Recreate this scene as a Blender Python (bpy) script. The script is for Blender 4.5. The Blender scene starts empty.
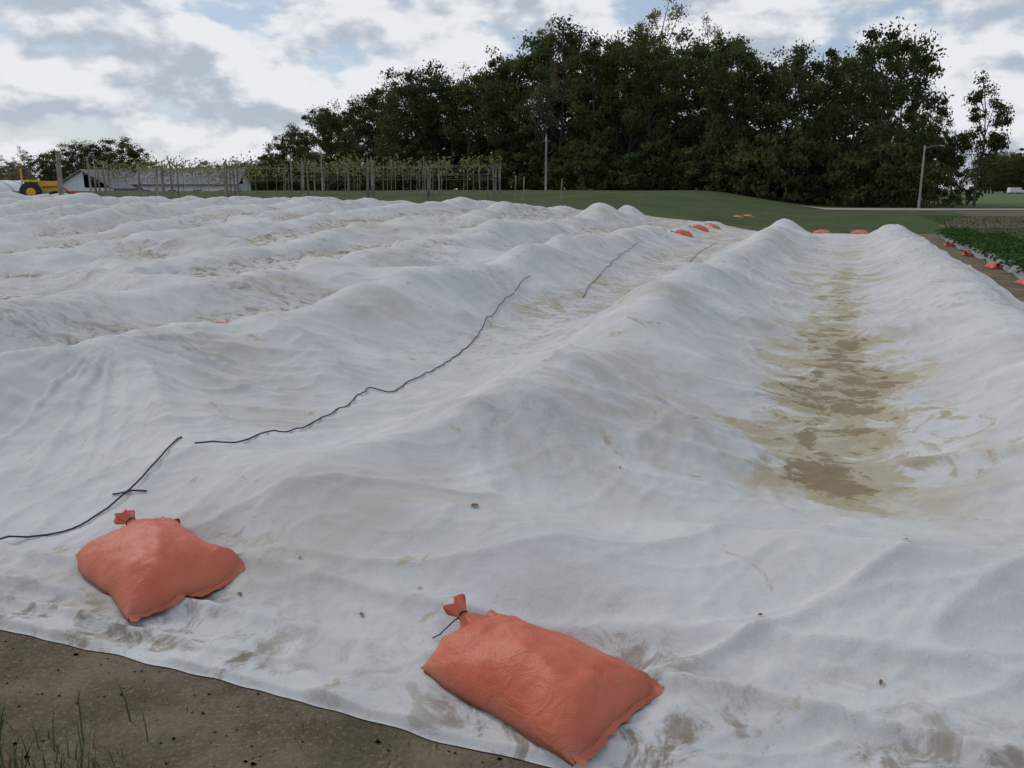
import bpy, math, random
import numpy as np
from mathutils import Vector
random.seed(7)
A=math.radians(20); CA,SA=math.cos(A),math.sin(A)
CAMH=1.6; PITCH=math.radians(12.4); F=887.0
def to_xy(s,d): return s*CA+d*SA, -s*SA+d*CA
def to_sd(x,y): return x*CA-y*SA, x*SA+y*CA
def sm(t):
    t=np.clip(t,0,1); return t*t*(3-2*t)
# ---------------------------------------------------------------- noise
_r=np.random.default_rng(11)
PERM=np.concatenate([_r.permutation(256)]*3)
GR=_r.uniform(0,2*np.pi,256)
GXT,GYT=np.cos(GR),np.sin(GR)
def perlin(x,y,seed=0):
    x=np.asarray(x,float)+seed*17.31; y=np.asarray(y,float)+seed*7.77
    xi=np.floor(x).astype(int); yi=np.floor(y).astype(int)
    xf=x-xi; yf=y-yi
    u=xf**3*(xf*(xf*6-15)+10); v=yf**3*(yf*(yf*6-15)+10)
    def g(ix,iy,dx,dy):
        k=PERM[PERM[ix&255]+(iy&255)]
        return GXT[k]*dx+GYT[k]*dy
    n00=g(xi,yi,xf,yf); n10=g(xi+1,yi,xf-1,yf); n01=g(xi,yi+1,xf,yf-1); n11=g(xi+1,yi+1,xf-1,yf-1)
    return ((n00*(1-u)+n10*u)*(1-v)+(n01*(1-u)+n11*u)*v)*1.4
def ridged(x,y,seed=0): return (1-np.clip(np.abs(perlin(x,y,seed))*2.2,0,1))**2
def crease(x,y,seed=0): return (1-np.clip(np.abs(perlin(x,y,seed))*2.0,0,1))**7
def fbm(x,y,seed=0,o=4):
    r=0;a=1
    for i in range(o): r=r+a*perlin(x*2**i,y*2**i,seed+i); a*=.5
    return r
# ---------------------------------------------------------------- terrain
def terrain(x,y):
    x=np.asarray(x,float); y=np.asarray(y,float)
    s,d=to_sd(x,y)
    z=sm((-s-.5)/14)*(.74*sm((d-4)/28)+.70*sm((d-36)/26))
    z=z-2.4*sm((y-78)/35)*sm((-x-12)/18)
    r=np.hypot(x,y)
    z=z+.05*perlin(x*.11,y*.11,3)*sm((r-8)/20)
    z=z+1.5*perlin(x*.006,y*.006,5)*sm((r-250)/300)
    return z
# ---------------------------------------------------------------- fabric extents
def d_front(s): return 2.17+.07*perlin(s*.5,0*s,21)+.030*perlin(s*2.3,0*s,22)+.010*perlin(s*7,0*s,27)-.03*(s+1.8)
def d_back(s): return 34.5+5*sm((-s-2.5)/3)+.3*perlin(s*.4,0*s,23)
S0,S1=-46.0,3.3; D0,D1=1.7,41.0
def s_right(d): return 2.6+.14*perlin(d*.4,0*d,24)
# ---------------------------------------------------------------- membrane
ridges=[]  # (s centre, dstart, dend, height, half width)
ridges.append((-1.62,4.3,33.5,.53,.30))
ridges.append((1.55,4.2,33.5,.38,.36))
ridges.append((-4.75,4.8,38,.54,.30))
rk=np.random.default_rng(4)
for k in range(13):
    ridges.append((-8.1-3.05*k+rk.uniform(-.4,.4),3.6,38,.40+rk.uniform(-.10,.10),.34))
segs=[(-1.62,4.3,.52,-2.2,3.25,.38,.09),(-2.2,3.25,.38,-.95,3.0,.33,.06),(-.95,3.0,.33,-.2,2.72,.23,.06),(-.2,2.72,.23,.9,2.45,.12,.07),
 (-.75,3.42,.26,.15,3.12,.40,.06),(.15,3.12,.40,.75,3.27,.36,.07),(.75,3.27,.36,1.5,3.5,.36,.09),(1.5,3.5,.36,2.6,3.9,.2,.15),
 (-4.75,4.8,.54,-5.4,4.2,.48,.12),(-5.4,4.2,.48,-8.1,3.6,.42,.16),
 (-4.6,4.9,.52,-3.7,4.1,.36,.045),(-3.7,4.1,.36,-3.1,3.65,.24,.045),(-3.1,3.65,.24,-2.2,3.25,.34,.06),
 (-4.75,6.6,.52,-3.9,6.2,.31,.08),(-3.9,6.2,.31,-3.3,5.5,.13,.07),
 (-1.62,7.2,.52,-.85,6.8,.30,.08),(-1.62,10.2,.5,-.75,9.8,.26,.11),(-1.6,5.6,.5,-.7,4.9,.29,.07),
 (-1.65,8.6,.5,-2.4,8.2,.26,.09),(-1.65,6.2,.5,-2.4,5.8,.26,.07),
 (-4.75,9.4,.52,-3.9,9.1,.28,.09),(-4.8,5.6,.5,-5.8,5.9,.34,.09)]
for i in range(34):
    c=(1.55,-4.75,-8.1,-11.1,-1.62,-14.2)[i%6]; dd=rk.uniform(6,30) if c<1 else rk.uniform(4.5,24); sg=rk.choice([-1,1]); 
    segs.append((c,dd,.40,c+sg*rk.uniform(.7,1.2),dd-rk.uniform(-.3,.7),.16,.11))
for (a0,b0,a1,b1) in ((-8.0,9.5,-11.0,10.4),(-8.2,16,-4.9,15.2),(-11.2,15,-14.2,14.2),(-14,20,-17,21),(-8,24,-11.2,23),(-17,15,-20,14),(-4.8,11.5,-6.6,12.4),(-8.1,12.5,-6.8,11.6),(-11,19,-8.4,20),(-14,11,-11.4,12)):
    segs.append((a0,b0,.42,a1,b1,.34,.13))
def obstacle(S,D):
    X,Y=to_xy(S,D); T=terrain(X,Y)
    ob=T.copy()
    for i,(c,a,b,H,w) in enumerate(ridges):
        far=.20 if i<3 else .65
        cc=c+far*perlin(D*.30,D*0+i*3.3,31)+.06*perlin(D*1.1,D*0+i*3.3,36)
        h=H*(1+.34*perlin(D*.48,D*0+i*5.1,32)+.13*perlin(D*1.2,D*0+i*5.1,33))
        if c<-6: h=h*(1+.85*perlin(D*.22,D*0+i*7.7,35))
        h=h*sm((D-a+.25)/.35)*sm((b-D)/1.5)
        if abs(c+4.75)<.01: h=h*(1-.75*sm((D-23)/2.5))*(1-.20*np.exp(-((D-7.4)/1.1)**2))
        x=np.abs(S-cc)/w
        prof=h*(1-.22*x*x)
        ob=np.where(x<1,np.maximum(ob,T+prof),ob)
    for (s0,d0,z0,s1,d1,z1,w) in segs:
        L2=(s1-s0)**2+(d1-d0)**2
        t=np.clip(((S-s0)*(s1-s0)+(D-d0)*(d1-d0))/L2,0,1)
        r=np.hypot(S-s0-t*(s1-s0),D-d0-t*(d1-d0))/w
        ob=np.where(r<1,np.maximum(ob,T+(z0+(z1-z0)*t)*(1-.3*r*r)),ob)
    return ob,T
def resample(z,ax,ay,bx,by):
    fx=np.clip((bx-ax[0])/(ax[1]-ax[0]),0,len(ax)-1.001); fy=np.clip((by-ay[0])/(ay[1]-ay[0]),0,len(ay)-1.001)
    ix=fx.astype(int); iy=fy.astype(int); u=(fx-ix)[:,None]; v=(fy-iy)[None,:]
    return (z[np.ix_(ix,iy)]*(1-u)+z[np.ix_(ix+1,iy)]*u)*(1-v)+(z[np.ix_(ix,iy+1)]*(1-u)+z[np.ix_(ix+1,iy+1)]*u)*v
prev=None
for h,it in ((.2,160),(.1,70),(.05,40)):
    ax=np.arange(S0,S1,h); ay=np.arange(D0,D1,h)
    SS,DD=np.meshgrid(ax,ay,indexing='ij')
    ob,T=obstacle(SS,DD)
    if prev is None: z=ob.copy()
    else: z=np.maximum(ob,resample(prev[0],prev[1],prev[2],ax,ay))
    q=(.68+.5*perlin(SS*.4,DD*.4,40))*h*h
    for k in range(it):
        m=(z[2:,1:-1]+z[:-2,1:-1]+z[1:-1,2:]+z[1:-1,:-2])*.25-q[1:-1,1:-1]*.25
        z[1:-1,1:-1]=np.maximum(ob[1:-1,1:-1],m)
    prev=(z,ax,ay)
for k in range(4):
    z[1:-1,1:-1]=.5*z[1:-1,1:-1]+.125*(z[2:,1:-1]+z[:-2,1:-1]+z[1:-1,2:]+z[1:-1,:-2])
ZM,AX,AY=z,ax,ay
HM=ZM-T
def bil(Z,s,d):
    fx=np.clip((s-AX[0])/.05,0,len(AX)-1.001); fy=np.clip((d-AY[0])/.05,0,len(AY)-1.001)
    ix=fx.astype(int); iy=fy.astype(int); u=fx-ix; v=fy-iy
    return (Z[ix,iy]*(1-u)+Z[ix+1,iy]*u)*(1-v)+(Z[ix,iy+1]*(1-u)+Z[ix+1,iy+1]*u)*v
BAGS=[(-1.49,3.43,-47,.68,.46,.18,1),(.06,2.54,-43,.66,.40,.17,1)]
def fabz(s,d):
    s=np.asarray(s,float); d=np.asarray(d,float)
    z=bil(ZM,s,d); hm=bil(HM,s,d)
    p1=perlin(s*.6,d*.6,50); p2=perlin(s*.6,d*.6,51)
    ws=s+.5*p1; wd=d+.5*p2
    fl=sm(hm/.12)*(1-.35*sm((hm-.35)/.2))
    rgt=sm((s-.6)/.6)
    rough=.55+1.1*rgt+.5*perlin(s*.5,d*.3,58)
    w=.046*fl*(ridged(ws*.42+wd*.28,wd*.95-ws*.25,52)-.3)
    w=w+.014*fl*(ridged(ws*1.0-wd*.5,wd*2.3,53)-.3)*rough
    w=w+.016*crease(ws*.55+wd*.5,wd*1.3-ws*.6,68)*(.4+fl)+.012*crease(ws*.9-wd*.7,wd*1.1+ws*.5,69)
    w=w+.008*crease(ws*1.8+wd*.9,wd*2.6-ws*1.4,70)+.006*crease(ws*2.7-wd*1.9,wd*2.2+ws*1.6,77)
    w=w+.0035*crease(ws*4.5+wd*2.5,wd*4-ws*2.4,78)
    w=w+.004*(ridged(ws*3.4+wd*1.1,wd*2.4-ws*.8,54)-.25)*(.3+rough)
    w=w+.0025*(ridged(ws*6.5+wd*4,wd*7-ws*3,55)-.25)*(.3+rough)
    w=w+.0018*(ridged(ws*15-wd*5,wd*14+ws*3,59)-.25)*(.4+rough)
    w=w+.022*(ridged(ws*.45+wd*.35,wd*.8-ws*.3,57)-.3)
    for (ps,pd,n,am,R) in ((-4.8,4.85,11,.034,2.1),(-1.65,4.35,7,.008,1.2),(-8.1,6,12,.03,1.8)):
        dx=s-ps; dy=d-pd; rr=np.hypot(dx,dy); th=np.arctan2(dy,dx)+.35*p1
        w=w+am*np.clip(rr/.35,0,1)*np.exp(-(rr/R)**2*1.3)*(ridged(th*n/3.2,rr*.35,60)-.3)
    # front hem folds running along the edge
    e=d-d_front(s)
    w=w+.040*np.exp(-((e-.33-.10*perlin(s*.8,0*s,61))/.028)**2)*sm(perlin(s*.6,0*s,62)+.8)
    w=w+.032*np.exp(-((e-.12-.07*perlin(s*1.1,0*s,63))/.020)**2)*sm(perlin(s*.9,0*s,67)+.8)
    w=w+.030*np.exp(-((e-.58-.14*perlin(s*.7,0*s,64))/.04)**2)
    w=w+.020*np.exp(-(e/.35)**2)*(ridged(s*1.8+d*1.6,d*2.4,65)-.2)
    w=w+.014*np.exp(-(e/.14)**2)*np.clip(perlin(s*4,d*3,66),0,1)
    for (bx,by,ang,L,W,H,_) in BAGS:
        x,y=to_xy(s,d); r=np.hypot(x-bx,y-by)
        w=w*(1-.8*np.exp(-(r/.3)**4)); z=z-(hm*.6)*np.exp(-(r/.36)**4)
    return z+.016+w*sm((e+.05)/.08)
def gz(x,y):
    return float(terrain(np.array([x]),np.array([y]))[0])
def fz(x,y):
    s,d=to_sd(x,y); return float(fabz(np.array([s]),np.array([d]))[0])
# ---------------------------------------------------------------- mesh helpers
def mk(name,verts,faces,mats=(),mi=None,smooth=False,attrs=None,parent=None,obj=True):
    verts=np.asarray(verts,np.float32); faces=np.asarray(faces,np.int32)
    me=bpy.data.meshes.new(name)
    n,k=faces.shape
    me.vertices.add(len(verts)); me.vertices.foreach_set('co',verts.ravel())
    me.loops.add(n*k); me.loops.foreach_set('vertex_index',faces.ravel())
    me.polygons.add(n); me.polygons.foreach_set('loop_start',np.arange(0,n*k,k,dtype=np.int32))
    me.polygons.foreach_set('loop_total',np.full(n,k,np.int32))
    if mi is not None: me.polygons.foreach_set('material_index',np.asarray(mi,np.int32))
    me.polygons.foreach_set('use_smooth',np.full(n,smooth,bool))
    me.update(calc_edges=True)
    if n<5000: me.validate()
    if attrs:
        for a,v in attrs.items():
            at=me.attributes.new(a,'FLOAT','POINT'); at.data.foreach_set('value',np.asarray(v,np.float32))
    for m in mats: me.materials.append(m)
    if not obj: return me
    o=bpy.data.objects.new(name,me); bpy.context.collection.objects.link(o)
    if parent: o.parent=parent
    return o
def empty(name,loc=(0,0,0)):
    o=bpy.data.objects.new(name,None); o.location=loc; bpy.context.collection.objects.link(o); return o
class Geo:
    def __init__(s): s.v=[];s.f=[];s.m=[];s.n=0
    def add(s,v,f,m=0):
        v=np.asarray(v,float); f=np.asarray(f,int)
        s.v.append(v); s.f.append(f+s.n); s.m.append(np.full(len(f),m)); s.n+=len(v)
    def tube(s,pts,rad,n=6,m=0,cap=True):
        pts=[np.array(p,float) for p in pts]; V=[]
        for i,p in enumerate(pts):
            a=pts[min(i+1,len(pts)-1)]-pts[max(i-1,0)]; a/=np.linalg.norm(a)+1e-9
            u=np.cross(a,[0,0,1.]) if abs(a[2])<.9 else np.cross(a,[1.,0,0]); u/=np.linalg.norm(u); w=np.cross(a,u)
            r=rad[i]
            for k in range(n):
                t=2*math.pi*k/n; V.append(p+r*(math.cos(t)*u+math.sin(t)*w))
        Fq=[]
        for i in range(len(pts)-1):
            for k in range(n): Fq.append((i*n+k,i*n+(k+1)%n,(i+1)*n+(k+1)%n,(i+1)*n+k))
        if cap:
            for e in (0,len(pts)-1):
                V.append(pts[e]); ci=len(V)-1
                for k in range(0,n-1,2): Fq.append((e*n+k,e*n+(k+1)%n,e*n+(k+2)%n,ci))
        s.add(V,Fq,m)
    def box(s,c,sz,m=0,rot=0,taper=1.0):
        x,y,z=[q/2 for q in sz]; V=[]
        for dz,t in ((-z,1),(z,taper)):
            for dx,dy in ((-x,-y),(x,-y),(x,y),(-x,y)):
                px,py=dx*t,dy*t
                V.append((c[0]+px*math.cos(rot)-py*math.sin(rot),c[1]+px*math.sin(rot)+py*math.cos(rot),c[2]+dz))
        s.add(V,[(3,2,1,0),(4,5,6,7),(0,1,5,4),(1,2,6,5),(2,3,7,6),(3,0,4,7)],m)
    def out(s): return np.concatenate(s.v),np.concatenate(s.f),np.concatenate(s.m)
    def obj(s,name,mats,smooth=False,parent=None):
        v,f,m=s.out(); return mk(name,v,f,mats,m,smooth,parent=parent)
# ---------------------------------------------------------------- materials
def newmat(name):
    m=bpy.data.materials.new(name); m.use_nodes=True; nt=m.node_tree
    return m,nt,nt.nodes,nt.links,nt.nodes['Principled BSDF']
def N(nt,t,**k):
    n=nt.nodes.new(t)
    for a,v in k.items():
        if a in n.inputs.keys(): n.inputs[a].default_value=v
        else: setattr(n,a,v)
    return n
def mixc(nt,f,a,b):
    n=nt.nodes.new('ShaderNodeMix'); n.data_type='RGBA'
    for i,v in ((0,f),(6,a),(7,b)):
        if hasattr(v,'is_output'): nt.links.new(v,n.inputs[i])
        else: n.inputs[i].default_value=v if i==0 else (*v,1)
    return n.outputs[2]
def math_(nt,op,a,b=None,c=None,clamp=False):
    n=nt.nodes.new('ShaderNodeMath'); n.operation=op; n.use_clamp=clamp
    for i,v in enumerate((a,b,c)):
        if v is None: continue
        if hasattr(v,'is_output'): nt.links.new(v,n.inputs[i])
        else: n.inputs[i].default_value=v
    return n.outputs[0]
def noise(nt,vec,scale,detail=4,rough=.55,dist=0):
    n=N(nt,'ShaderNodeTexNoise',Scale=scale,Detail=detail,Roughness=rough,Distortion=dist)
    if vec is not None: nt.links.new(vec,n.inputs['Vector'])
    return n.outputs['Fac']
def ramp(nt,f,a,b):
    n=nt.nodes.new('ShaderNodeMapRange'); n.interpolation_type='SMOOTHSTEP'
    nt.links.new(f,n.inputs[0]); n.inputs[1].default_value=a; n.inputs[2].default_value=b
    return n.outputs[0]
def bump(nt,h,strength,dist,bs,prev=None):
    b=N(nt,'ShaderNodeBump',Strength=strength,Distance=dist); nt.links.new(h,b.inputs['Height'])
    if prev is not None: nt.links.new(prev,b.inputs['Normal'])
    if bs: nt.links.new(b.outputs[0],bs.inputs['Normal'])
    return b.outputs[0]
def simple(name,col,rough=.7,var=.25,scale=6,metal=0,bmp=0):
    m,nt,ns,lk,bs=newmat(name)
    tc=nt.nodes.new('ShaderNodeTexCoord').outputs['Object']
    f=noise(nt,tc,scale,3)
    c=mixc(nt,ramp(nt,f,.3,.7),tuple(c*(1-var) for c in col),tuple(min(1,c*(1+var)) for c in col))
    lk.new(c,bs.inputs['Base Color']); bs.inputs['Roughness'].default_value=rough; bs.inputs['Metallic'].default_value=metal
    if bmp: bump(nt,noise(nt,tc,scale*6,4),.5,bmp,bs)
    return m
def attr(nt,n):
    a=nt.nodes.new('ShaderNodeAttribute'); a.attribute_name=n; return a.outputs['Fac']
# fabric
fab,nt,ns,lk,bs=newmat('row_cover_fabric')
P=nt.nodes.new('ShaderNodeNewGeometry').outputs['Position']
base=mixc(nt,ramp(nt,noise(nt,P,1.3,3,.6),.35,.7),(.545,.543,.535),(.63,.625,.613))
base=mixc(nt,math_(nt,'MULTIPLY',ramp(nt,noise(nt,P,22,4,.7),.45,.75),.35),base,(.485,.482,.472))
n0=noise(nt,P,1.8,5,.68,.6)
soft=math_(nt,'MULTIPLY',attr(nt,'soft'),ramp(nt,n0,.42,.62))
base=mixc(nt,math_(nt,'MULTIPLY',soft,.8),base,(.44,.38,.26))
dirt=math_(nt,'MULTIPLY',attr(nt,'dirt'),ramp(nt,noise(nt,P,5.5,6,.75,.6),.47,.62))
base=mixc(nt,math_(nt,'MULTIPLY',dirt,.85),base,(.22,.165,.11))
st=attr(nt,'stain')
n1=noise(nt,P,2.3,6,.72,.9); n2=noise(nt,P,4.6,6,.72,.6)
sA=ramp(nt,math_(nt,'ADD',st,math_(nt,'MULTIPLY',n1,3.4)),2.08,2.36)
base=mixc(nt,math_(nt,'MULTIPLY',sA,.75),base,(.40,.33,.205))
sB=ramp(nt,math_(nt,'ADD',math_(nt,'MULTIPLY',st,.8),math_(nt,'ADD',math_(nt,'MULTIPLY',n2,2.1),math_(nt,'MULTIPLY',n1,1.4))),2.40,2.54)
base=mixc(nt,math_(nt,'MULTIPLY',sB,.7),base,(.20,.145,.08))
lk.new(base,bs.inputs['Base Color']); bs.inputs['Roughness'].default_value=.9
bs.inputs['Specular IOR Level'].default_value=.1
mp=nt.nodes.new('ShaderNodeMapping'); mp.inputs['Rotation'].default_value=(0,0,A); mp.inputs['Scale'].default_value=(1,1.9,1); lk.new(P,mp.inputs[0])
rn=N(nt,'ShaderNodeTexNoise',noise_type='RIDGED_MULTIFRACTAL',Scale=2.2,Detail=5.0,Roughness=.5,Distortion=.9); lk.new(mp.outputs[0],rn.inputs['Vector'])
b1=bump(nt,rn.outputs['Fac'],.42,.018,None)
b2=bump(nt,noise(nt,P,30,5,.68,1.0),.5,.008,None,b1)
bump(nt,noise(nt,P,260,1,.5),.25,.0015,bs,b2)
# ground
grd,nt,ns,lk,bs=newmat('ground_soil_and_grass')
P=nt.nodes.new('ShaderNodeNewGeometry').outputs['Position']
soil=mixc(nt,ramp(nt,noise(nt,P,3,6,.7),.35,.68),(.14,.105,.07),(.255,.20,.14))
soil=mixc(nt,ramp(nt,noise(nt,P,60,4,.7),.5,.72),soil,(.34,.28,.20))
soil=mixc(nt,math_(nt,'MULTIPLY',ramp(nt,noise(nt,P,1.7,5,.7,.5),.52,.66),.5),soil,(.085,.09,.045))
gr=mixc(nt,ramp(nt,noise(nt,P,.35,5,.65),.35,.65),(.058,.082,.030),(.088,.115,.048))
gr=mixc(nt,math_(nt,'MULTIPLY',ramp(nt,noise(nt,P,5,6,.75),.45,.7),.5),gr,(.038,.052,.020))
gr=mixc(nt,math_(nt,'MULTIPLY',ramp(nt,noise(nt,P,.8,5,.7),.54,.70),.5),gr,(.14,.135,.075))
gf=ramp(nt,math_(nt,'ADD',attr(nt,'grass'),math_(nt,'MULTIPLY',math_(nt,'SUBTRACT',noise(nt,P,2.5,5,.7),.5),.9)),.4,.6)
c=mixc(nt,gf,soil,gr)
c=mixc(nt,attr(nt,'field'),c,(.115,.15,.065))
c=mixc(nt,ramp(nt,attr(nt,'till'),.3,.7),c,(.15,.12,.09))
lk.new(c,bs.inputs['Base Color']); bs.inputs['Roughness'].default_value=.95; bs.inputs['Specular IOR Level'].default_value=.1
b1=bump(nt,noise(nt,P,7,6,.7),.8,.06,None); bump(nt,noise(nt,P,55,5,.75),.8,.02,bs,b1)
# sandbag
bagm,nt,ns,lk,bs=newmat('orange_woven_polypropylene')
tc=nt.nodes.new('ShaderNodeTexCoord').outputs['Object']
c=mixc(nt,ramp(nt,noise(nt,tc,5,4,.6),.35,.7),(.54,.10,.047),(.63,.15,.077))
c=mixc(nt,math_(nt,'MULTIPLY',ramp(nt,noise(nt,tc,14,6,.7),.55,.72),.4),c,(.40,.20,.12))
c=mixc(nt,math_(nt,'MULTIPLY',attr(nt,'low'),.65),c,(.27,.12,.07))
w1=N(nt,'ShaderNodeTexWave',Scale=55.0,Distortion=.6); w1.bands_direction='X'; lk.new(tc,w1.inputs['Vector'])
w2=N(nt,'ShaderNodeTexWave',Scale=55.0,Distortion=.6); w2.bands_direction='Y'; lk.new(tc,w2.inputs['Vector'])
wv=math_(nt,'MULTIPLY',w1.outputs['Fac'],w2.outputs['Fac'])
c=mixc(nt,math_(nt,'MULTIPLY',wv,.22),c,(.74,.25,.15))
lk.new(c,bs.inputs['Base Color']); bs.inputs['Roughness'].default_value=.48
b1=bump(nt,noise(nt,tc,11,4,.6,1.4),.6,.014,None); bump(nt,wv,.4,.0015,bs,b1)
# leaves
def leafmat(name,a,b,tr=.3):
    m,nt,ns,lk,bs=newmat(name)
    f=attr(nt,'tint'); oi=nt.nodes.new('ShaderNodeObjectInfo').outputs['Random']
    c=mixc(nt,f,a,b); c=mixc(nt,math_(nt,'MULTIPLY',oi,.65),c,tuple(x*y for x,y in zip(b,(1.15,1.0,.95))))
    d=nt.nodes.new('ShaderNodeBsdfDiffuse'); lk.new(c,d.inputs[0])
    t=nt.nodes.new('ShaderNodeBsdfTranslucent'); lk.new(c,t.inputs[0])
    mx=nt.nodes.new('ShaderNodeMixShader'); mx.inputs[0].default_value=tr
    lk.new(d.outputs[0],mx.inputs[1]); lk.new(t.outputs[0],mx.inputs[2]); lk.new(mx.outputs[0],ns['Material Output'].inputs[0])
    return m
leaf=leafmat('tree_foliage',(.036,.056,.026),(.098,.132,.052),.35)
leafp=leafmat('pale_foliage',(.17,.16,.10),(.28,.26,.17))
leafv=leafmat('vine_foliage',(.12,.15,.055),(.24,.25,.12))
leafs=leafmat('crop_foliage',(.03,.06,.018),(.075,.13,.04))
leafg=leafmat('grass_blade',(.05,.075,.025),(.10,.125,.05))
bark=simple('bark',(.085,.07,.055),.9,.4,3)
wood=simple('weathered_wood',(.20,.175,.15),.9,.35,2)
polem=simple('grey_pole',(.26,.24,.22),.8,.2,2)
steel=simple('galvanised_steel',(.35,.35,.36),.5,.15,8,.6)
roofg=simple('grey_roof',(.15,.16,.18),.7,.15,1)
wallw=simple('white_siding',(.66,.67,.68),.7,.06,1)
glass=simple('dark_glass',(.03,.035,.04),.15,.2,1)
tarp=simple('greenhouse_film',(.72,.74,.76),.4,.06,.5)
redp=simple('orange_machine_paint',(.42,.07,.03),.45,.15,4)
yelp=simple('yellow_machine_paint',(.6,.38,.03),.45,.15,4)
blk=simple('black_rubber',(.025,.025,.025),.85,.3,6)
ropem=simple('navy_cord',(.022,.027,.055),.7,.3,80)
gravel=simple('dirt_road_gravel',(.33,.285,.23),.95,.2,.8,0,.02)
plast=simple('mulch_plastic',(.22,.23,.24),.5,.35,3,0,.01)
deadl=simple('dead_leaf_brown',(.20,.11,.06),.8,.4,40)
# ---------------------------------------------------------------- fabric mesh
sa=np.concatenate([np.linspace(-45,-14,150,endpoint=False),np.linspace(-14,-4.8,200,endpoint=False),np.linspace(-4.8,2.7,400)])
nd=820; t=np.linspace(0,1,nd)
tt=.25*t**1.2+.75*t**2.5
Sg=np.repeat(sa[:,None],nd,1)
f0=d_front(sa); f1=d_back(sa)
Dg=f0[:,None]+(f1-f0)[:,None]*tt[None,:]
S_orig=Sg.copy(); k=sm((Sg-1.8)/.9); Sg=Sg+k*(s_right(Dg)-2.7)
Zg=fabz(Sg,Dg)
hm=bil(HM,Sg,Dg)
X,Y=to_xy(Sg,Dg)
Tg=terrain(X,Y)
edge=sm((2.7-S_orig)/.22)*sm((f1[:,None]-Dg)/.6)
Zg=Tg+.010+(Zg-Tg-.010)*edge
e0=sm((Dg-f0[:,None])/.03); Zg=Tg+.004+(Zg-Tg-.004)*(.0+e0)
Zg=np.maximum(Zg,Tg+.003)
ns_=len(sa)
idx=np.arange(ns_*nd).reshape(ns_,nd)
faces=np.stack([idx[:-1,:-1],idx[1:,:-1],idx[1:,1:],idx[:-1,1:]],-1).reshape(-1,4)
low=1-sm(hm/.16)
width=.56+.18*perlin(Dg*.8,Dg*0,72)-.20*sm((Dg-7)/6)
stain=np.exp(-(((Sg-.10-.20*perlin(Dg*.7,Dg*0,71))/width)**2)**1.1)*sm((Dg-4.1)/.7)*(1-.30*sm((Dg-7)/5))*(1-.7*sm((Dg-16)/6))*(.5+.5*low)
soft=np.clip(1.1*low*sm((perlin(Sg*.35,Dg*.3,73)+.4)/.5)*sm((Dg-3.8)/1.5)+.5*sm((perlin(Sg*.5,Dg*.5,74))/.4),0,1)*(1-.6*sm((Sg-.8)/.5))
soft=np.maximum(soft,.6*np.exp(-((Sg-.1)/.8)**4)*sm((Dg-4.0)/1.0)*(1-sm((Dg-18)/8)))
dirt=np.clip(low*sm((-Sg-5.2)/1.0)*1.0+1.0*np.exp(-((Dg-f0[:,None]-.12)/.32)**2)*(.4+.6*sm(perlin(Sg*1.3,Dg*1.3,75)*2+.3))+.6*sm(perlin(Sg*.4,Dg*.4,76)*2)*sm((-Sg-5)/2)+.5*low*sm((-Sg-2)/1)*sm((Dg-6)/3)+.35*sm(perlin(Sg*.7,Dg*.7,79)*3-.6),0,1)
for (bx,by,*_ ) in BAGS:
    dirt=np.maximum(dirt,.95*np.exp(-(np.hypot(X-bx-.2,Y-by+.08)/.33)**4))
cover=mk('row_cover_fabric',np.stack([X,Y,Zg],-1).reshape(-1,3),faces,[fab],None,True,{'stain':stain.ravel(),'soft':soft.ravel(),'dirt':dirt.ravel()})
# ---------------------------------------------------------------- ground
n=400; b=math.asinh(3000/6); tt=np.linspace(-1,1,n)
gx=6*np.sinh(b*tt)
GX,GY=np.meshgrid(gx,gx+0,indexing='ij'); GY=GY+6
GZ=terrain(GX,GY); gs,gd=to_sd(GX,GY)
cov=sm((gd-2.45)/.4)*sm((d_back(gs)-.5-gd)/.5)*sm((2.3-gs)/.4)*sm((gs+44.5)/.5)
GZ=GZ-.07*cov
gsoil=np.where((gd<d_back(gs)+.4)&(gs<4.3)&(gs>-46),0,1.0)
gsoil=np.where((gd<2.3)&(gd>-8),.12,gsoil)
gsoil=np.where(gd<=-1.5,.9,gsoil)
gsoil=np.maximum(gsoil,.6*np.exp(-(np.hypot(GX+1.75,GY-2.0)/.45)**2))
field=sm((GY-78)/6)*sm((GX-.46*GY)/6)
till=((GX>.53*GY-2)&(GY>38)&(GY<66)&(GX<120)).astype(float)
idx=np.arange(n*n).reshape(n,n)
faces=np.stack([idx[:-1,:-1],idx[1:,:-1],idx[1:,1:],idx[:-1,1:]],-1).reshape(-1,4)
mk('ground',np.stack([GX,GY,GZ],-1).reshape(-1,3),faces,[grd],None,True,{'grass':gsoil.ravel(),'field':field.ravel(),'till':till.ravel()})
# ---------------------------------------------------------------- road (right, in front of woods)
xs=np.linspace(24,220,90); V=[];Fc=[]
for i,x in enumerate(xs):
    yc=72+.035*(x-24)+.6*math.sin(x*.06)
    for w in (-3.2,0,3.2):
        V.append((x,yc+w,gz(x,yc+w)+(.06 if w==0 else .02)))
for i in range(len(xs)-1):
    for j in range(2): a=i*3+j; Fc.append((a,a+3,a+4,a+1))
mk('dirt_road',V,Fc,[gravel],None,True)
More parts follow.
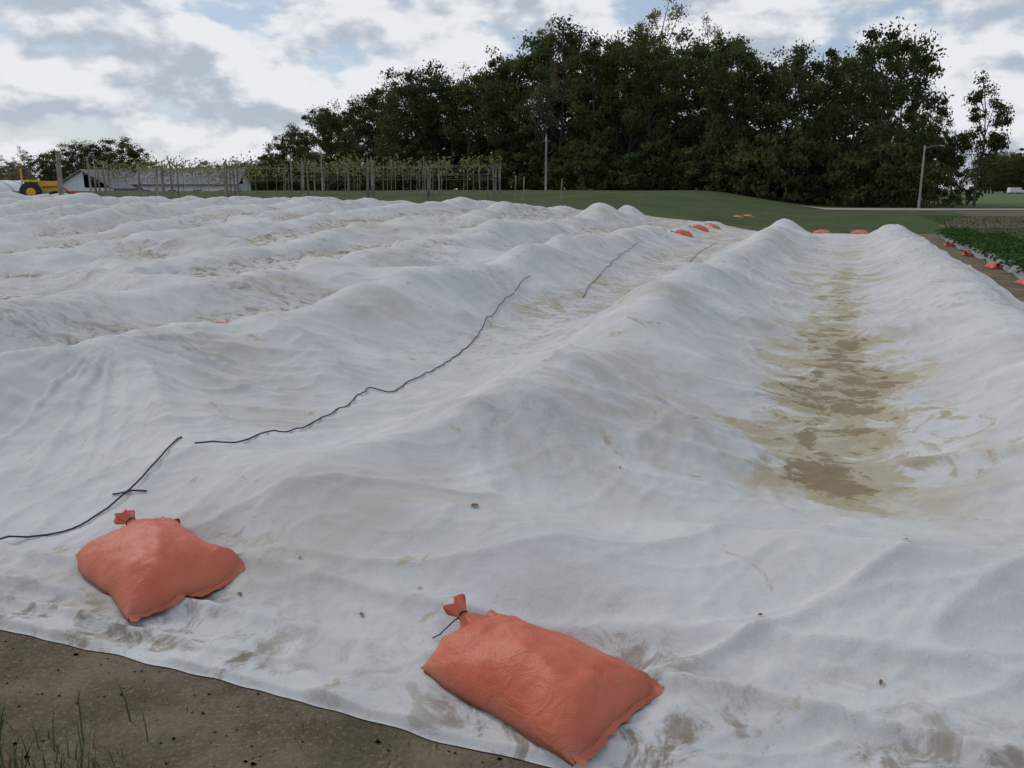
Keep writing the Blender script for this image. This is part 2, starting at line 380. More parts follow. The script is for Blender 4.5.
# ---------------------------------------------------------------- sandbags
def sandbag(x0,y0,ang,L,W,H,seed,neck_off,detail=44,onfab=True,sink=0):
    a=math.radians(ang); nu,nv=detail,max(10,int(detail*.7)); r=np.random.default_rng(seed)
    u=np.sin(np.linspace(-1,1,nu)*np.pi/2*.98)/math.sin(np.pi/2*.98); v=np.sin(np.linspace(-1,1,nv)*np.pi/2*.98)/math.sin(np.pi/2*.98)
    U,Vv=np.meshgrid(u,v,indexing='ij')
    px=U*L/2*(1+.03*Vv**2)
    neckp=sm((-U-.6)/.4)
    py=Vv*W/2*(1-.07*(1-U**2)+.02*U**2)*(1-.16*neckp)
    px=px-.02*L*neckp*np.cos(Vv*1.5)+.012*perlin(Vv*2,U*2,seed+6)
    py=py+.012*perlin(U*1.6,Vv*1.2,seed+7)
    th=np.clip((1-np.abs(U)**2.8)*(1-np.abs(Vv)**2.3),0,1)**.60
    th=th*(1+.12*perlin(U*1.2,Vv*1.1,seed)+.10*np.clip(U,-1,1))
    f=.05*perlin(U*3.4,Vv*5.0,seed+1)*th+.02*perlin(U*8,Vv*9,seed+2)*np.sqrt(th+.001)
    n0=neck_off/(W/2)
    ang2=np.arctan2(Vv-n0,U+1.25); rr=np.hypot(U+1.25,Vv-n0)
    f=f+.15*(ridged(ang2*4.5,rr*.5,seed+3)-.3)*np.exp(-rr*1.6)*np.sqrt(th+.001)*2
    f=f+.10*(ridged(Vv*5,U*1.2,seed+4)-.3)*sm((U-.4)/.5)*np.sqrt(th+.001)
    f=f+.06*(crease(U*1.6+Vv*.6,Vv*1.3-U*.5,seed+5))*th+.04*crease(U*2.6-Vv*1.2,Vv*2.2+U*.7,seed+11)*th
    top=H*(th+f)+.012
    edge=(np.abs(U)>.999)|(np.abs(Vv)>.999)
    top=np.maximum(top,.010); top=np.where(edge,.012,top); bot=np.where(edge,.008,-.004)
    def place(px,py,pz):
        X=x0+px*math.cos(a)-py*math.sin(a); Y=y0+px*math.sin(a)+py*math.cos(a)
        s,d=to_sd(X,Y)
        zz=np.asarray(fabz(s,d) if onfab else terrain(X,Y))
        base=float(np.mean(zz)); z=.35*base+.65*zz
        z=np.maximum(z,zz-.01)
        return np.stack([X-x0,Y-y0,z+pz-sink],-1)
    e=empty('sandbag',(x0,y0,0))
    Vt=place(px,py,top).reshape(-1,3); Vb=place(px*.97,py*.97,bot).reshape(-1,3)
    it=np.arange(nu*nv).reshape(nu,nv); ib=it+nu*nv
    Ft=np.stack([it[:-1,:-1],it[1:,:-1],it[1:,1:],it[:-1,1:]],-1).reshape(-1,4)
    Fb=np.stack([ib[:-1,:-1],ib[:-1,1:],ib[1:,1:],ib[1:,:-1]],-1).reshape(-1,4)
    rim=list(it[:,0])+list(it[-1,1:])+list(it[-2::-1,-1])+list(it[0,-2:0:-1])
    Fr=[(rim[i],rim[i]+nu*nv,rim[(i+1)%len(rim)]+nu*nv,rim[(i+1)%len(rim)]) for i in range(len(rim))]
    Fall=np.concatenate([Ft,Fb,np.array(Fr)])
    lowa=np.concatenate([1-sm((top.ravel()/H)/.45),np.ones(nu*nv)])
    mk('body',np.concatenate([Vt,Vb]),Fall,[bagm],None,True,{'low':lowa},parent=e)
    m=60; q=np.linspace(-.98,.98,m)
    rows=[]
    for j,(off,hh) in enumerate(((-.014,.03),(.002,.020),(.012,.015),(.022,.013))):
        wob=.003*perlin(q*9,q*0+j*.2,seed+9)*j
        ppx=L/2*(1+.03*q**2)+off+wob; ppy=q*W/2*1.01
        rows.append(place(ppx,ppy,hh+.004*perlin(q*12,q*0,seed+10)*j/3))
    R=np.stack(rows,0); g=np.arange(4*m).reshape(4,m)
    Fh=np.stack([g[:-1,:-1],g[1:,:-1],g[1:,1:],g[:-1,1:]],-1).reshape(-1,4)
    mk('sewn_hem',R.reshape(-1,3),Fh,[bagm],None,True,{'low':np.full(4*m,.35)},parent=e)
    K=36; prof=[(0.12,.11),(.07,.08),(.015,.042),(-.008,.022),(-.018,.017),(-.034,.028),(-.052,.040),(-.060,.037)]
    VV=[]
    dirn=r.uniform(-.25,.25); NZ=.074; NX=.008
    for j,(ox,rad) in enumerate(prof):
        for k_ in range(K):
            tk=2*math.pi*k_/K
            rr_=rad*(1+(.26 if j!=4 else .12)*math.sin(tk*6+j*.5+seed)*(.3+j*.1)+.18*math.sin(tk*3+seed*2+j*.4))
            VV.append((-L/2-NX+ox+(.014*math.sin(tk*3+seed) if j>5 else 0), neck_off+ox*dirn*-2+rr_*math.cos(tk), NZ+(-ox)*.55+rr_*.62*math.sin(tk)))
    VV=np.array(VV); pp=place(VV[:,0],VV[:,1],VV[:,2])
    Fn=[(j*K+k_,j*K+(k_+1)%K,(j+1)*K+(k_+1)%K,(j+1)*K+k_) for j in range(len(prof)-1) for k_ in range(K)]
    mk('neck_tuft',pp,Fn,[bagm],None,True,{'low':np.full(len(pp),.1)},parent=e)
    G=Geo(); ring=[]
    for k_ in range(13):
        tk=2*math.pi*k_/12; ring.append(place(np.array([-L/2-NX-.018]),np.array([neck_off+.018*dirn*2+.020*math.cos(tk)]),np.array([NZ+.010+.0145*math.sin(tk)]))[0])
    G.tube(ring,[.003]*13,6)
    tail=[ring[0]]
    for k_ in range(1,6):
        tail.append(place(np.array([-L/2-.035-.010*k_]),np.array([neck_off-.02-.014*k_+.008*math.sin(k_*2)]),np.array([max(.008,.08-.016*k_)]))[0])
    G.tube(tail,[.0025]*len(tail),5)
    G.obj('tie_cord',[ropem],True,parent=e)
    return e
for (bx,by,an,L_,W_,H_,_),sd_,no in zip(BAGS,(3,8),(.06,.05)): sandbag(bx,by,an,L_,W_,H_,sd_,no)
# ---------------------------------------------------------------- ray helper -> draped items (world positions)
def cast(u,v):
    dx=(u-512)/F; dy=(v-384)/F
    r=np.array([dx,math.cos(PITCH)-dy*math.sin(PITCH),-math.sin(PITCH)-dy*math.cos(PITCH)])
    t=np.arange(1.5,50,.03); p=r[None,:]*t[:,None]
    s,d=to_sd(p[:,0],p[:,1]); zz=fabz(s,d); h=np.nonzero(CAMH+p[:,2]<zz)[0]
    if len(h)==0: return None
    i=h[0]; return p[i,0],p[i,1]
def rope(pix,name='cord',r=.0046):
    pts=[p for p in (cast(*p) for p in pix) if p]; out=[]
    for a,b_ in zip(pts[:-1],pts[1:]):
        m=max(2,int(math.hypot(a[0]-b_[0],a[1]-b_[1])/.04))
        for k_ in range(m):
            q=k_/m; out.append((a[0]*(1-q)+b_[0]*q,a[1]*(1-q)+b_[1]*q))
    out.append(pts[-1]); o=np.array(out)
    for _ in range(8): o[1:-1]=.5*o[1:-1]+.25*(o[2:]+o[:-2])
    o[:,0]+=.012*perlin(o[:,1]*5,o[:,0]*5,91); 
    s,d=to_sd(o[:,0],o[:,1]); zz=fabz(s,d)
    for ds_,dd_ in ((.02,0),(-.02,0),(0,.02),(0,-.02),(0,-.05)): zz=np.maximum(zz,fabz(s+ds_,d+dd_))
    z2=zz.copy(); z2[1:-1]=np.maximum(z2[1:-1],.5*(zz[2:]+zz[:-2])); zz=z2+r*.8
    G=Geo(); G.tube(np.stack([o[:,0],o[:,1],zz],-1),[r]*len(o),6); return G.obj(name,[ropem],True)
rope([(-60,560),(0,543),(30,537),(75,533),(100,515),(130,495),(150,475),(168,455),(182,438)])
rope([(112,498),(130,497),(147,494)])
rope([(195,447),(215,446),(250,441),(290,433),(330,416),(352,405),(368,388),(380,390),(388,395),(410,382),(432,372),(455,357),(480,332),(505,300),(530,277)])
rope([(583,298),(590,285),(603,272),(620,256),(637,244)])
rope([(690,262),(700,252),(716,243)])
rope([(225,222),(250,214),(275,208)])
# ---------------------------------------------------------------- distant red sandbags on sheet seams and ends
sandbag(-3.18,9.4,20,.6,.4,.16,55,0,14)
for (u_,v_,sk) in ((683,234,.05),(700,229,.04),(712,227,.05),(738,218,.03),(748,217,.03)):
    c=cast(u_,v_)
    if c: sandbag(c[0],c[1],random.uniform(-70,70),.6,.4,.16,random.randint(1,99),0,14,sink=sk)
for s_ in (-.6,.7):
    x,y=to_xy(s_,34.6+random.uniform(-.3,.3)); sandbag(x,y,random.uniform(-60,60),.6,.38,.14,random.randint(1,99),0,14,onfab=False)
# ---------------------------------------------------------------- foliage helpers
def leafquads(c,size,rng,flat=0.0):
    n=len(c); a=rng.normal(size=(n,3)); a[:,2]*=(1-flat); a/=np.linalg.norm(a,axis=1)[:,None]
    b=rng.normal(size=(n,3)); b[:,2]*=(1-flat); b-=a*(a*b).sum(1)[:,None]; b/=np.linalg.norm(b,axis=1)[:,None]
    a*=size[:,None]; b*=size[:,None]*.6
    V=np.stack([c-a,c-b*.9+a*.1,c+a,c+b],1).reshape(-1,3)
    return V,np.arange(4*n).reshape(n,4)
def tree_mesh(name,seed,H=18,R=5,nc=80,per=95,ls=.30,low=.12,mat=None,sparse=1.0,trunk=.28):
    rng=np.random.default_rng(seed); G=Geo()
    top=.78*H; pts=[];p=np.array([0,0,-.6]);
    for i in range(7):
        pts.append(p.copy()); p=p+np.array([rng.normal()*.25,rng.normal()*.25,(top+.6)/6])
    G.tube(pts,[trunk*(1-.13*i) for i in range(7)],8)
    cl=[]
    for i in range(nc):
        hf=rng.uniform(low,1)**.9; th=rng.uniform(0,2*np.pi)
        e=math.sqrt(max(0,1-((hf-.55)/(.47 if hf>.55 else .62))**2))
        irr=1+.28*math.sin(th*2+seed)+.2*math.sin(th*3+hf*7+seed*2)
        rad=R*e*irr*rng.uniform(.25,1)**.5
        cl.append((rad*math.cos(th),rad*math.sin(th),hf*H*(1+.05*rng.normal())-.3))
    cl=np.array(cl)
    for i in rng.choice(nc,min(nc,22),replace=False):
        c=cl[i]; hb=np.clip(c[2]-rng.uniform(.1,.28)*H,.1*H,.74*H); k=(hb+.6)/((top+.6)/6); k=min(5.9,k); a=pts[int(k)]*(1-k%1)+pts[int(k)+1]*(k%1)
        mid=(a+c)/2+np.array([0,0,.04*H*rng.uniform(-.3,1)]); G.tube([a,mid,c],[trunk*.38,trunk*.22,.03],5)
    C=[];T=[];S=[]
    for c in cl:
        m=int(per*rng.uniform(.4,1.5)*sparse); rr=R*rng.uniform(.14,.36)
        q=rng.normal(size=(m,3)); q/=np.linalg.norm(q,axis=1)[:,None]; q*=(rng.uniform(.1,1.2,size=(m,1))**.7)
        q[:,2]*=.62; q=q*rr*(1+.25*rng.normal(size=(m,1)))
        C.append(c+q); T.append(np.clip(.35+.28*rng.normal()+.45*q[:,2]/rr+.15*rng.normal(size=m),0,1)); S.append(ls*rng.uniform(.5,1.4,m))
    C=np.concatenate(C);T=np.concatenate(T);S=np.concatenate(S)
    keep=C[:,2]>.1; C=C[keep];T=T[keep];S=S[keep]
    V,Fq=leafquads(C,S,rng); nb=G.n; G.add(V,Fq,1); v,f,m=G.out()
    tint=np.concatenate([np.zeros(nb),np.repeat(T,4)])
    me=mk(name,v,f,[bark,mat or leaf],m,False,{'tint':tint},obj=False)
    me['top']=float(np.percentile(C[:,2],99.9)); return me
def inst(name,me,x,y,sx,sz,parent=None,rot=None,z=None):
    o=bpy.data.objects.new(name,me); bpy.context.collection.objects.link(o)
    o.location=(x,y,gz(x,y) if z is None else z); o.scale=(sx,sx,sz); o.rotation_euler=(0,0,random.uniform(0,6.28) if rot is None else rot)
    if parent: o.parent=parent
    return o
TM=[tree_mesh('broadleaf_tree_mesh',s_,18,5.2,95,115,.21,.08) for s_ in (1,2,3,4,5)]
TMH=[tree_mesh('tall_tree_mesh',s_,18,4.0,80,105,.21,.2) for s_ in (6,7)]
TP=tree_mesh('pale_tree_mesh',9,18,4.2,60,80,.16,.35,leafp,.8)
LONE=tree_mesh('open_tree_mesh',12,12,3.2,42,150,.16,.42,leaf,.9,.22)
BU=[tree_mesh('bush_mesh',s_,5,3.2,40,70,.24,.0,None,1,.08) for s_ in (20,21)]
woods=empty('woodland_trees')
sil=[(262,165),(275,140),(290,128),(303,116),(330,100),(347,96),(365,90),(385,80),(405,68),(425,66),(445,60),(462,72),(485,60),(510,50),(535,36),(558,27),(580,30),(602,46),(622,34),(645,30),(675,24),(700,42),(722,28),(742,36),(765,50),(785,44),(805,50),(830,42),(855,34),(880,30),(905,44),(922,70)]
def top_at(u):
    return float(np.interp(u,[a for a,b_ in sil],[b_ for a,b_ in sil]))+7
def dist_at(u): return float(np.interp(u,[200,300,450,600,750,900,960],[185,165,135,112,96,86,84]))
def put_tree(u,dd,topv,par,ms=None,wid=1.0):
    x=(u-512)/F*dd; y=dd; zb=gz(x,y)
    H=CAMH+(189-topv)/F*dd-zb
    me=random.choice(ms or TM)
    sc=H/me['top']
    return inst('tree',me,x,y,max(sc*.85,.5)*wid,sc,par)
u=268
while u<888:
    dd=dist_at(u); tp=top_at(u)
    put_tree(u+random.uniform(-4,4),dd+random.uniform(-3,3),tp+random.choice([0,2,4,8,14]),woods,TM+TMH,1.08)
    u+=random.uniform(.7,1.15)*4.4/dd*F
for back,stp,drop in ((9,6.5,6),(20,7.5,16)):
    u=276
    while u<885:
        dd=dist_at(u)+back; tp=top_at(u)
        put_tree(u+random.uniform(-6,6),dd,tp+drop+random.uniform(-4,12),woods,TM)
        u+=stp/dd*F
put_tree(655,118,11,woods,[TP],.95); put_tree(640,122,24,woods,[TP],.8); put_tree(700,114,30,woods,[TP],.7); put_tree(545,118,30,woods,[TP],.6)
put_tree(916,90,100,woods,TM,.8)
for off_,st_ in ((-5,3.4),(12,3.0)):
    u=264
    while u<930:
        dd=dist_at(u)+off_+random.uniform(-1,1); x=(u-512)/F*dd
        sc=random.uniform(.6,1.2) if off_<0 else 1.5; inst('bush',random.choice(BU),x,dd,sc,sc*random.uniform(.8,1.2),woods)
        u+=st_/dd*F
# lone tree on right
x=(966-512)/F*84
inst('open_grown_tree',LONE,x,84,.66,(CAMH+(189-82)/F*84)/LONE['top'],None,.6)
x=(941-512)/F*88; inst('open_grown_tree',TM[2],x,88,.30,.36,None,2)
# far hedgerows
far=empty('distant_treeline')
for i in range(110):
    x=random.uniform(165,420); y=330+.1*x+random.uniform(0,60)
    if x/y<.52: continue
    sc=random.uniform(.7,1.0); inst('tree',random.choice(TM),x,y,sc*1.5,sc,far)
for i in range(60):
    x=random.uniform(-250,-118); y=260+random.uniform(0,50)
    sc=random.uniform(.35,.6); inst('tree',random.choice(TM),x,y,sc*1.2,sc,far)
for u_,t_ in ((52,156),(64,152),(78,146),(92,143),(104,146),(118,142),(132,140),(146,150),(156,160),(215,163),(230,166),(250,162)):
    dd=random.uniform(150,165); put_tree(u_,dd,t_,far,TM,1.15)
for u_ in range(-10,50,12): put_tree(u_,random.uniform(120,130),random.uniform(148,160),far,[TP],.6)
# ---------------------------------------------------------------- vineyard trellis
rngv=np.random.default_rng(5)
for row in range(5):
    y0=47+row*5.0; e=empty('vineyard_trellis',(0,0,0)); G=Geo(); C=[];T_=[];S_=[]
    xl=-.43*y0-random.uniform(0,2); xr=(.055 if row<3 else -.0)*y0-1
    xs_=np.arange(xl,xr,3.4+row*.3)
    tops=[]
    for i,xx in enumerate(xs_):
        xx=xx+random.uniform(-.4,.4); yy=y0+.06*(xx-xl)-1; zg=gz(xx,yy); hh=random.uniform(1.8,2.45)
        lean=random.uniform(-.12,.12)
        G.tube([(xx,yy,zg-.3),(xx+lean,yy,zg+hh)],[.05 if i%4 else .075,.045],6)
        tops.append((xx+lean,yy,zg+1.8))
    for a,b_ in zip(tops[:-1],tops[1:]):
        for dz in (0,-.6): G.tube([(a[0],a[1],a[2]+dz),(b_[0],b_[1],b_[2]+dz)],[.006,.006],4)
        for q in np.arange(0,1,.15):
            if rngv.random()<.18: continue
            c=np.array([a[0]+(b_[0]-a[0])*q,a[1],a[2]+rngv.uniform(-.3,.25)]); m=int(rngv.uniform(12,48))
            if rngv.random()<.4: G.tube([(c[0],c[1],gz(c[0],c[1])-.1),(c[0]+.04,c[1],c[2])],[.022,.014],4)
            C.append(c+rngv.normal(size=(m,3))*np.array([.30,.2,.28])); T_.append(rngv.uniform(0,1,m)); S_.append(rngv.uniform(.04,.11,m))
    G.obj('posts_and_wires',[wood],False,parent=e)
    C=np.concatenate(C);T_=np.concatenate(T_);S_=np.concatenate(S_)
    V,Fq=leafquads(C,S_,rngv); mk('vines',V,Fq,[leafv],None,False,{'tint':np.repeat(T_,4)},parent=e)
def post(u_,dd,h,r,name='wooden_post'):
    x=(u_-512)/F*dd; G=Geo(); z=gz(x,dd); G.tube([(x,dd,z-.3),(x+.02,dd,z+h*.5),(x+.05,dd,z+h)],[r,r*.95,r*.85],8); return G.obj(name,[wood],True)
post(71,45,2.6,.13); post(148,52,2.2,.07); post(232,50,2.2,.08)
for u_,h in ((515,1.3),(523,1.25),(560,1.1)): post(u_,50,h,.035)
# utility poles
def upole(u_,dd,h,lamp=False):
    x=(u_-512)/F*dd; z=gz(x,dd); G=Geo(); k_=.68
    G.tube([(x,dd,z-.5),(x,dd,z+h*.5),(x+.03,dd,z+h)],[.15*k_,.13*k_,.10*k_],8)
    if lamp:
        G.tube([(x,dd,z+h-.25),(x+.8,dd,z+h-.04),(x+1.3,dd,z+h)],[.022,.02,.02],6,1)
        G.tube([(x+1.2,dd,z+h),(x+1.4,dd,z+h-.04),(x+1.65,dd,z+h-.07)],[.03,.07,.04],8,1)
    else:
        G.tube([(x-.02,dd-.16,z+h-.4),(x+.02,dd-.16,z+h+.25)],[.04,.03],6,1)
        G.tube([(x-.3,dd-.1,z+h-.35),(x+.3,dd-.1,z+h-.35)],[.04,.04],6,0)
    return G.obj('street_lamp' if lamp else 'utility_pole',[polem,steel],True)
upole(911,76,5.15,True); upole(545,88,5.0); upole(327,100,5.0)
# ---------------------------------------------------------------- buildings (left)
def house(x,y,L,W,hw,hr,rot,name,door=True,roof=None):
    e=empty(name,(x,y,gz(x,y))); e.rotation_euler=(0,0,rot)
    G=Geo(); G.box((0,0,hw/2-.3),(L,W,hw+.6)); 
    for sx in (-1,1):
        V=[(sx*L/2,-W/2,hw),(sx*L/2,W/2,hw),(sx*L/2,0,hr),(sx*(L/2-.1),0,hw)]; G.add(V,[(0,1,2,3)])
    G.obj('walls',[wallw],parent=e)
    G=Geo(); o=.45
    for sy in (-1,1):
        k_=(hr-hw)/(W/2)
        V=[(-L/2-o,sy*(W/2+o),hw-k_*o),(L/2+o,sy*(W/2+o),hw-k_*o),(L/2+o,0,hr+.02),(-L/2-o,0,hr+.02)]
        V2=[(a,b_,c+.15) for a,b_,c in V]
        G.add(V+V2,[(0,1,2,3),(7,6,5,4),(0,4,5,1),(1,5,6,2),(3,7,4,0)])
    G.obj('roof',[roof or roofg],parent=e)
    G=Geo()
    nwin=max(2,int(L/3))
    for i in range(nwin):
        xx=-L/2+(i+.5)*L/nwin
        for sy in (-1,1): G.box((xx,sy*(W/2+.02),hw*.58),(1.0,.06,1.1))
    for sx in (-1,1):
        for yy in (-W/4,W/4): G.box((sx*(L/2+.02),yy,hw*.58),(.06,.9,1.1))
    G.obj('windows',[glass],parent=e)
    if door:
        G=Geo(); G.box((0,-W/2-.03,1.0),(1.0,.08,2.05)); G.obj('door',[wood],parent=e)
    return e
dd=118; house((117-512)/F*dd,dd,8,9,2.7,4.8,math.radians(72),'farmhouse')
dd=122; house((202-512)/F*dd,dd,13,9,3.2,5.1,math.radians(4),'long_barn')
for gxp,dd in ((14,106),(-13,106)):
    x=(gxp-512)/F*dd; e=empty('hoop_greenhouse',(x,dd,gz(x,dd))); V=[];Fq=[]; n_=14; L_=9
    for j in range(10):
        for i in range(n_+1):
            t_=math.pi*i/n_; V.append((2.6*math.cos(t_),-L_/2+L_*j/9,3.3*math.sin(t_)**.8+.0))
    for j in range(9):
        for i in range(n_): a=j*(n_+1)+i; Fq.append((a,a+1,a+n_+2,a+n_+1))
    mk('film',V,Fq,[tarp],None,True,parent=e)
    G=Geo()
    for j in (0,9): G.box((0,-L_/2+L_*j/9,.95),(4.4,.05,2.3),0)
    G.obj('end_walls',[tarp],parent=e)
    G=Geo()
    for j in range(0,10,3): G.tube([(2.63*math.cos(math.pi*i/14),-L_/2+L_*j/9,3.33*max(0,math.sin(math.pi*i/14))**.8) for i in range(15)],[.03]*15,5)
    G.obj('hoops',[steel],parent=e)
# ---------------------------------------------------------------- tractor
def wheel(G,c,r,w,m=2,hub=3):
    G.tube([(c[0],c[1]-w/2,c[2]),(c[0],c[1]-w/2*.7,c[2]),(c[0],c[1]+w/2*.7,c[2]),(c[0],c[1]+w/2,c[2])],[r*.86,r,r,r*.86],20,m)
    G.tube([(c[0],c[1]-w/2-.02,c[2]),(c[0],c[1]+w/2+.02,c[2])],[r*.42,r*.42],14,hub)
dd=54; x=(50-512)/F*dd; e=empty('tractor',(x,dd,gz(x,dd))); e.rotation_euler=(0,0,.5)
G=Geo()
G.box((.55,0,.95),(1.2,.55,.6),1,0,.9); G.box((1.17,0,.85),(.08,.5,.5),2); G.box((-.35,0,.75),(.9,.6,.35),1)
G.box((-.45,-.52,1.25),(.9,.34,.12),1); G.box((-.45,.52,1.25),(.9,.34,.12),1)
G.box((-.45,0,1.02),(.42,.45,.12),2); G.box((-.68,0,1.25),(.1,.45,.4),2)
G.tube([(.05,0,1.05),(-.1,0,1.35)],[.025,.025],6,2); G.tube([(-.12,-.17,1.36),(-.05,0,1.42),(-.12,.17,1.36),(-.2,0,1.3),(-.12,-.17,1.36)],[.02]*5,5,2)
for sy in (-.4,.4): G.tube([(-.85,sy,.8),(-.85,sy,1.9)],[.045,.045],6,1)
G.tube([(-.85,-.42,1.9),(-.85,.42,1.9)],[.045,.045],6,1); G.tube([(.9,.15,1.1),(.9,.15,1.6)],[.03,.03],6,2)
wheel(G,(-.45,-.55,.6),.6,.3,2,1); wheel(G,(-.45,.55,.6),.6,.3,2,1); wheel(G,(.8,-.45,.34),.34,.2,2,1); wheel(G,(.8,.45,.34),.34,.2,2,1)
G.box((1.9,0,.45),(.5,1.4,.45),0,0,.8)
for sy in (-.35,.35): G.tube([(.2,sy,.9),(1.2,sy,.95),(1.75,sy,.45)],[.05,.05,.05],6,0)
G.obj('tractor_body',[redp,yelp,blk],False,parent=e)
# van
dd=300; x=(1004-512)/F*dd; e=empty('white_van',(x,dd,gz(x,dd)))
G=Geo(); G.box((-.4,0,1.25),(3.9,1.9,1.6),0,0,.94); G.box((1.9,0,.85),(1.1,1.85,.8),0,0,.9); G.box((1.35,0,1.65),(.5,1.6,.5),1,0,.85)
for xx in (-1.4,1.5):
    for sy in (-.85,.85): wheel(G,(xx,sy,.36),.36,.24,2,0)
G.obj('van_body',[wallw,glass,blk],parent=e)
# ---------------------------------------------------------------- crop row at right with plastic mulch
V=[];Fq=[]; ds=np.linspace(8,33,120)
for i,d_ in enumerate(ds):
    for j,(o_,h_) in enumerate(((-.5,.0),(-.38,.09),(-.2,.14),(.2,.14),(.38,.09),(.5,.0))):
        x,y=to_xy(3.65+o_+.03*math.sin(d_*2+j),d_); V.append((x,y,gz(x,y)+h_+.012+.012*math.sin(d_*5+j*2)))
for i in range(len(ds)-1):
    for j in range(5): a=i*6+j; Fq.append((a,a+1,a+7,a+6))
mk('mulched_bed',V,Fq,[plast],None,True)
rc=np.random.default_rng(8); C=[];T_=[];S_=[]
for line in (3.36,3.85,4.75):
    for d_ in np.arange(8,33,.36):
        if rc.random()<.12: continue
        x,y=to_xy(line+rc.normal()*.06,d_+rc.normal()*.06); z=gz(x,y)+(.15 if line<4.5 else .04); m=int(rc.uniform(50,100))
        q=rc.normal(size=(m,3))*np.array([.15,.15,.06])+np.array([x,y,z+.09]); C.append(q);T_.append(rc.uniform(0,1,m));S_.append(rc.uniform(.03,.07,m))
C=np.concatenate(C);T_=np.concatenate(T_);S_=np.concatenate(S_)
V,Fq=leafquads(C,S_,rc,.4); mk('strawberry_plants',V,Fq,[leafs],None,False,{'tint':np.repeat(T_,4)})
for d_ in (13.6,15.6,17.6,21,24.5,29):
    x,y=to_xy(3.0+random.uniform(-.08,.08),d_+random.uniform(-.5,.5)); sandbag(x,y,random.uniform(50,90),.40,.26,.11,random.randint(1,99),0,12,onfab=False)
# ---------------------------------------------------------------- grass blades / clods / litter
def blades(name,P_,H_,W_,T_,rng,mat):
    n_=len(P_); th=rng.uniform(0,2*np.pi,n_); ln=rng.uniform(.1,.6,n_)
    dx,dy=np.cos(th),np.sin(th); V=[]
    for f_,w_,b_ in ((0,1,0),(.5,.8,.3),(1,.1,1)):
        cx=P_[:,0]+dx*ln*H_*b_; cy=P_[:,1]+dy*ln*H_*b_; cz=P_[:,2]+H_*f_*(1-.25*b_*ln)
        for sg in (-1,1): V.append(np.stack([cx-dy*W_*w_*sg,cy+dx*W_*w_*sg,cz],-1))
    V=np.stack(V,1).reshape(-1,3); i=np.arange(n_)[:,None]*6
    Fq=np.concatenate([i+np.array([[0,1,3,2]]),i+np.array([[2,3,5,4]])])
    return mk(name,V,Fq,[mat],None,False,{'tint':np.repeat(T_,6)})
rb=np.random.default_rng(3)
n_=600; px=-1.50+rb.normal(size=n_)*.22; py=2.02+rb.normal(size=n_)*.16
sd=to_sd(px,py); kp=sd[1]<2.0; px=px[kp];py=py[kp]
blades('grass_tuft',np.stack([px,py,terrain(px,py)-.01],-1),rb.uniform(.04,.17,len(px)),rb.uniform(.0015,.004,len(px)),rb.uniform(0,1,len(px)),rb,leafg)
n_=3000; s_=rb.uniform(-6,3,n_); d_=rb.uniform(.3,2.1,n_); px,py=to_xy(s_,d_); kp=perlin(px*1.6,py*1.6,81)>.10; px=px[kp];py=py[kp]
blades('weed_grass',np.stack([px,py,terrain(px,py)-.005],-1),rb.uniform(.01,.035,len(px)),rb.uniform(.001,.0025,len(px)),rb.uniform(0,1,len(px)),rb,leafg)
n_=60000; s_=rb.uniform(4.4,30,n_); d_=rb.uniform(8,60,n_)**1; px,py=to_xy(s_,d_); kp=(px>.2*py)
px=px[kp];py=py[kp]; blades('meadow_grass',np.stack([px,py,terrain(px,py)-.02],-1),rb.uniform(.05,.14,len(px)),rb.uniform(.006,.015,len(px)),rb.uniform(0,1,len(px)),rb,leafg)
G=Geo()
bpy_v=[(0,0,1),(1,0,0),(0,1,0),(-1,0,0),(0,-1,0),(0,0,-1)]
for i in range(1600):
    s_=rb.uniform(-5,2.5); d_=rb.uniform(.6,2.18); x,y=to_xy(s_,d_); r=rb.uniform(.002,.007)*(1.8 if rb.random()<.05 else 1)
    v=np.array(bpy_v)*r*rb.uniform(.6,1.3,(6,1))*np.array([1,1,.6])+np.array([x,y,gz(x,y)+r*.2])
    G.add(v,[(0,1,5,2),(0,2,5,3),(0,3,5,4),(0,4,5,1)])
cl=simple('soil_clod',(.28,.22,.155),.95,.35,30); G.obj('soil_clods',[cl],False)
def dleaf(u_,v_,sz):
    c=cast(u_,v_)
    if not c: return
    th=random.uniform(0,6.28); V=[]
    for a,b_ in ((-1,0),(-.4,.42),(.4,.36),(1,0),(.4,-.4),(-.4,-.36)):
        xx=c[0]+sz*(a*math.cos(th)-b_*math.sin(th)); yy=c[1]+sz*(a*math.sin(th)+b_*math.cos(th)); V.append((xx,yy,fz(xx,yy)+.006+.25*sz*abs(b_)))
    mk('dead_leaf',V,[(0,1,2,3),(0,3,4,5)],[deadl])
for u_,v_,sz in ((362,621,.016),(475,507,.03),(905,541,.012),(620,470,.01),(300,560,.012),(240,600,.014),(760,620,.01),(420,590,.01),(880,690,.012)): dleaf(u_,v_,sz)
# ---------------------------------------------------------------- camera
cam=bpy.data.cameras.new('camera'); co=bpy.data.objects.new('camera',cam); bpy.context.collection.objects.link(co)
co.location=(0,0,CAMH); co.rotation_euler=(math.pi/2-PITCH,0,0); cam.sensor_width=36; cam.lens=36*F/1024; cam.clip_start=.05; cam.clip_end=8000
bpy.context.scene.camera=co
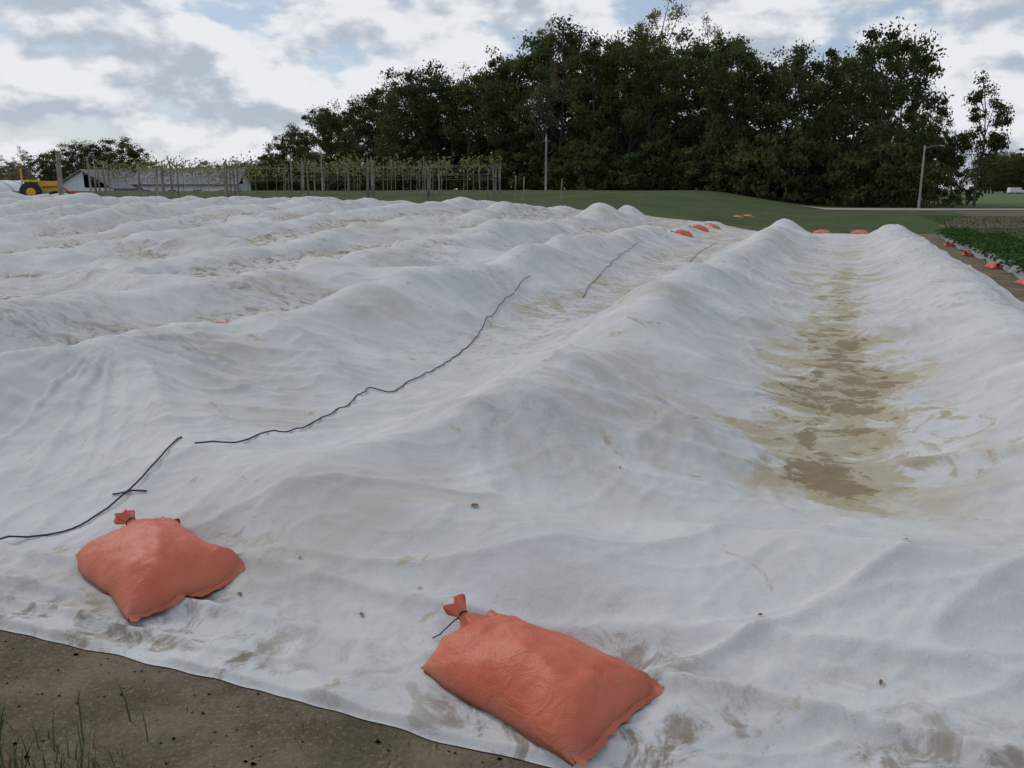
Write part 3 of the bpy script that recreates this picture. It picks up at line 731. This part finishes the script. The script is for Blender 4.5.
# ---------------------------------------------------------------- light
EL=math.radians(41); AZ=math.radians(-52)
sdir=Vector((math.sin(AZ)*math.cos(EL),math.cos(AZ)*math.cos(EL),math.sin(EL)))
sun=bpy.data.lights.new('sun','SUN'); sun.energy=1.15; sun.angle=math.radians(14); sun.color=(1,.965,.91)
so=bpy.data.objects.new('sun',sun); bpy.context.collection.objects.link(so); so.rotation_euler=sdir.to_track_quat('Z','Y').to_euler()
w=bpy.data.worlds.new('World'); bpy.context.scene.world=w; w.use_nodes=True; nt=w.node_tree; lk=nt.links
for n_ in list(nt.nodes): nt.nodes.remove(n_)
out=nt.nodes.new('ShaderNodeOutputWorld')
sky=nt.nodes.new('ShaderNodeTexSky'); sky.sky_type='NISHITA'; sky.sun_disc=False; sky.sun_elevation=EL; sky.sun_rotation=AZ
bg1=nt.nodes.new('ShaderNodeBackground'); bg1.inputs[1].default_value=.10; lk.new(mixc(nt,.6,sky.outputs[0],(4.4,5.4,7.0)),bg1.inputs[0])
tc=nt.nodes.new('ShaderNodeTexCoord').outputs['Generated']
mpw=nt.nodes.new('ShaderNodeMapping'); mpw.inputs['Scale'].default_value=(1,1,1.9); mpw.inputs['Location'].default_value=(.8,.35,.1); lk.new(tc,mpw.inputs[0]); cv=mpw.outputs[0]
c1=noise(nt,cv,9.0,8,.52,.1)
mask=ramp(nt,c1,.36,.47)
off=nt.nodes.new('ShaderNodeVectorMath'); off.operation='ADD'; lk.new(cv,off.inputs[0]); off.inputs[1].default_value=(.006,.0,.032)
c2=noise(nt,off.outputs[0],9.0,8,.52,.1)
c3=noise(nt,cv,3.2,5,.5,.1)
dif=math_(nt,'SUBTRACT',c2,c1)
sep=nt.nodes.new('ShaderNodeSeparateXYZ'); lk.new(tc,sep.inputs[0])
shade=math_(nt,'ADD',math_(nt,'ADD',math_(nt,'MULTIPLY',dif,1.9),math_(nt,'MULTIPLY',c1,.40)),math_(nt,'ADD',math_(nt,'MULTIPLY',c3,.55),math_(nt,'MULTIPLY',sep.outputs[2],.55)))
sh=ramp(nt,shade,.46,.76)
ccol=mixc(nt,sh,(.84,.86,.885),(.45,.50,.58))
bg2=nt.nodes.new('ShaderNodeBackground'); bg2.inputs[1].default_value=1.0; lk.new(ccol,bg2.inputs[0])
mx=nt.nodes.new('ShaderNodeMixShader'); lk.new(math_(nt,'MULTIPLY',mask,.93),mx.inputs[0]); lk.new(bg1.outputs[0],mx.inputs[1]); lk.new(bg2.outputs[0],mx.inputs[2])
lk.new(mx.outputs[0],out.inputs[0])
sc=bpy.context.scene; sc.view_settings.view_transform='Standard'; sc.view_settings.look='None'; sc.view_settings.exposure=0
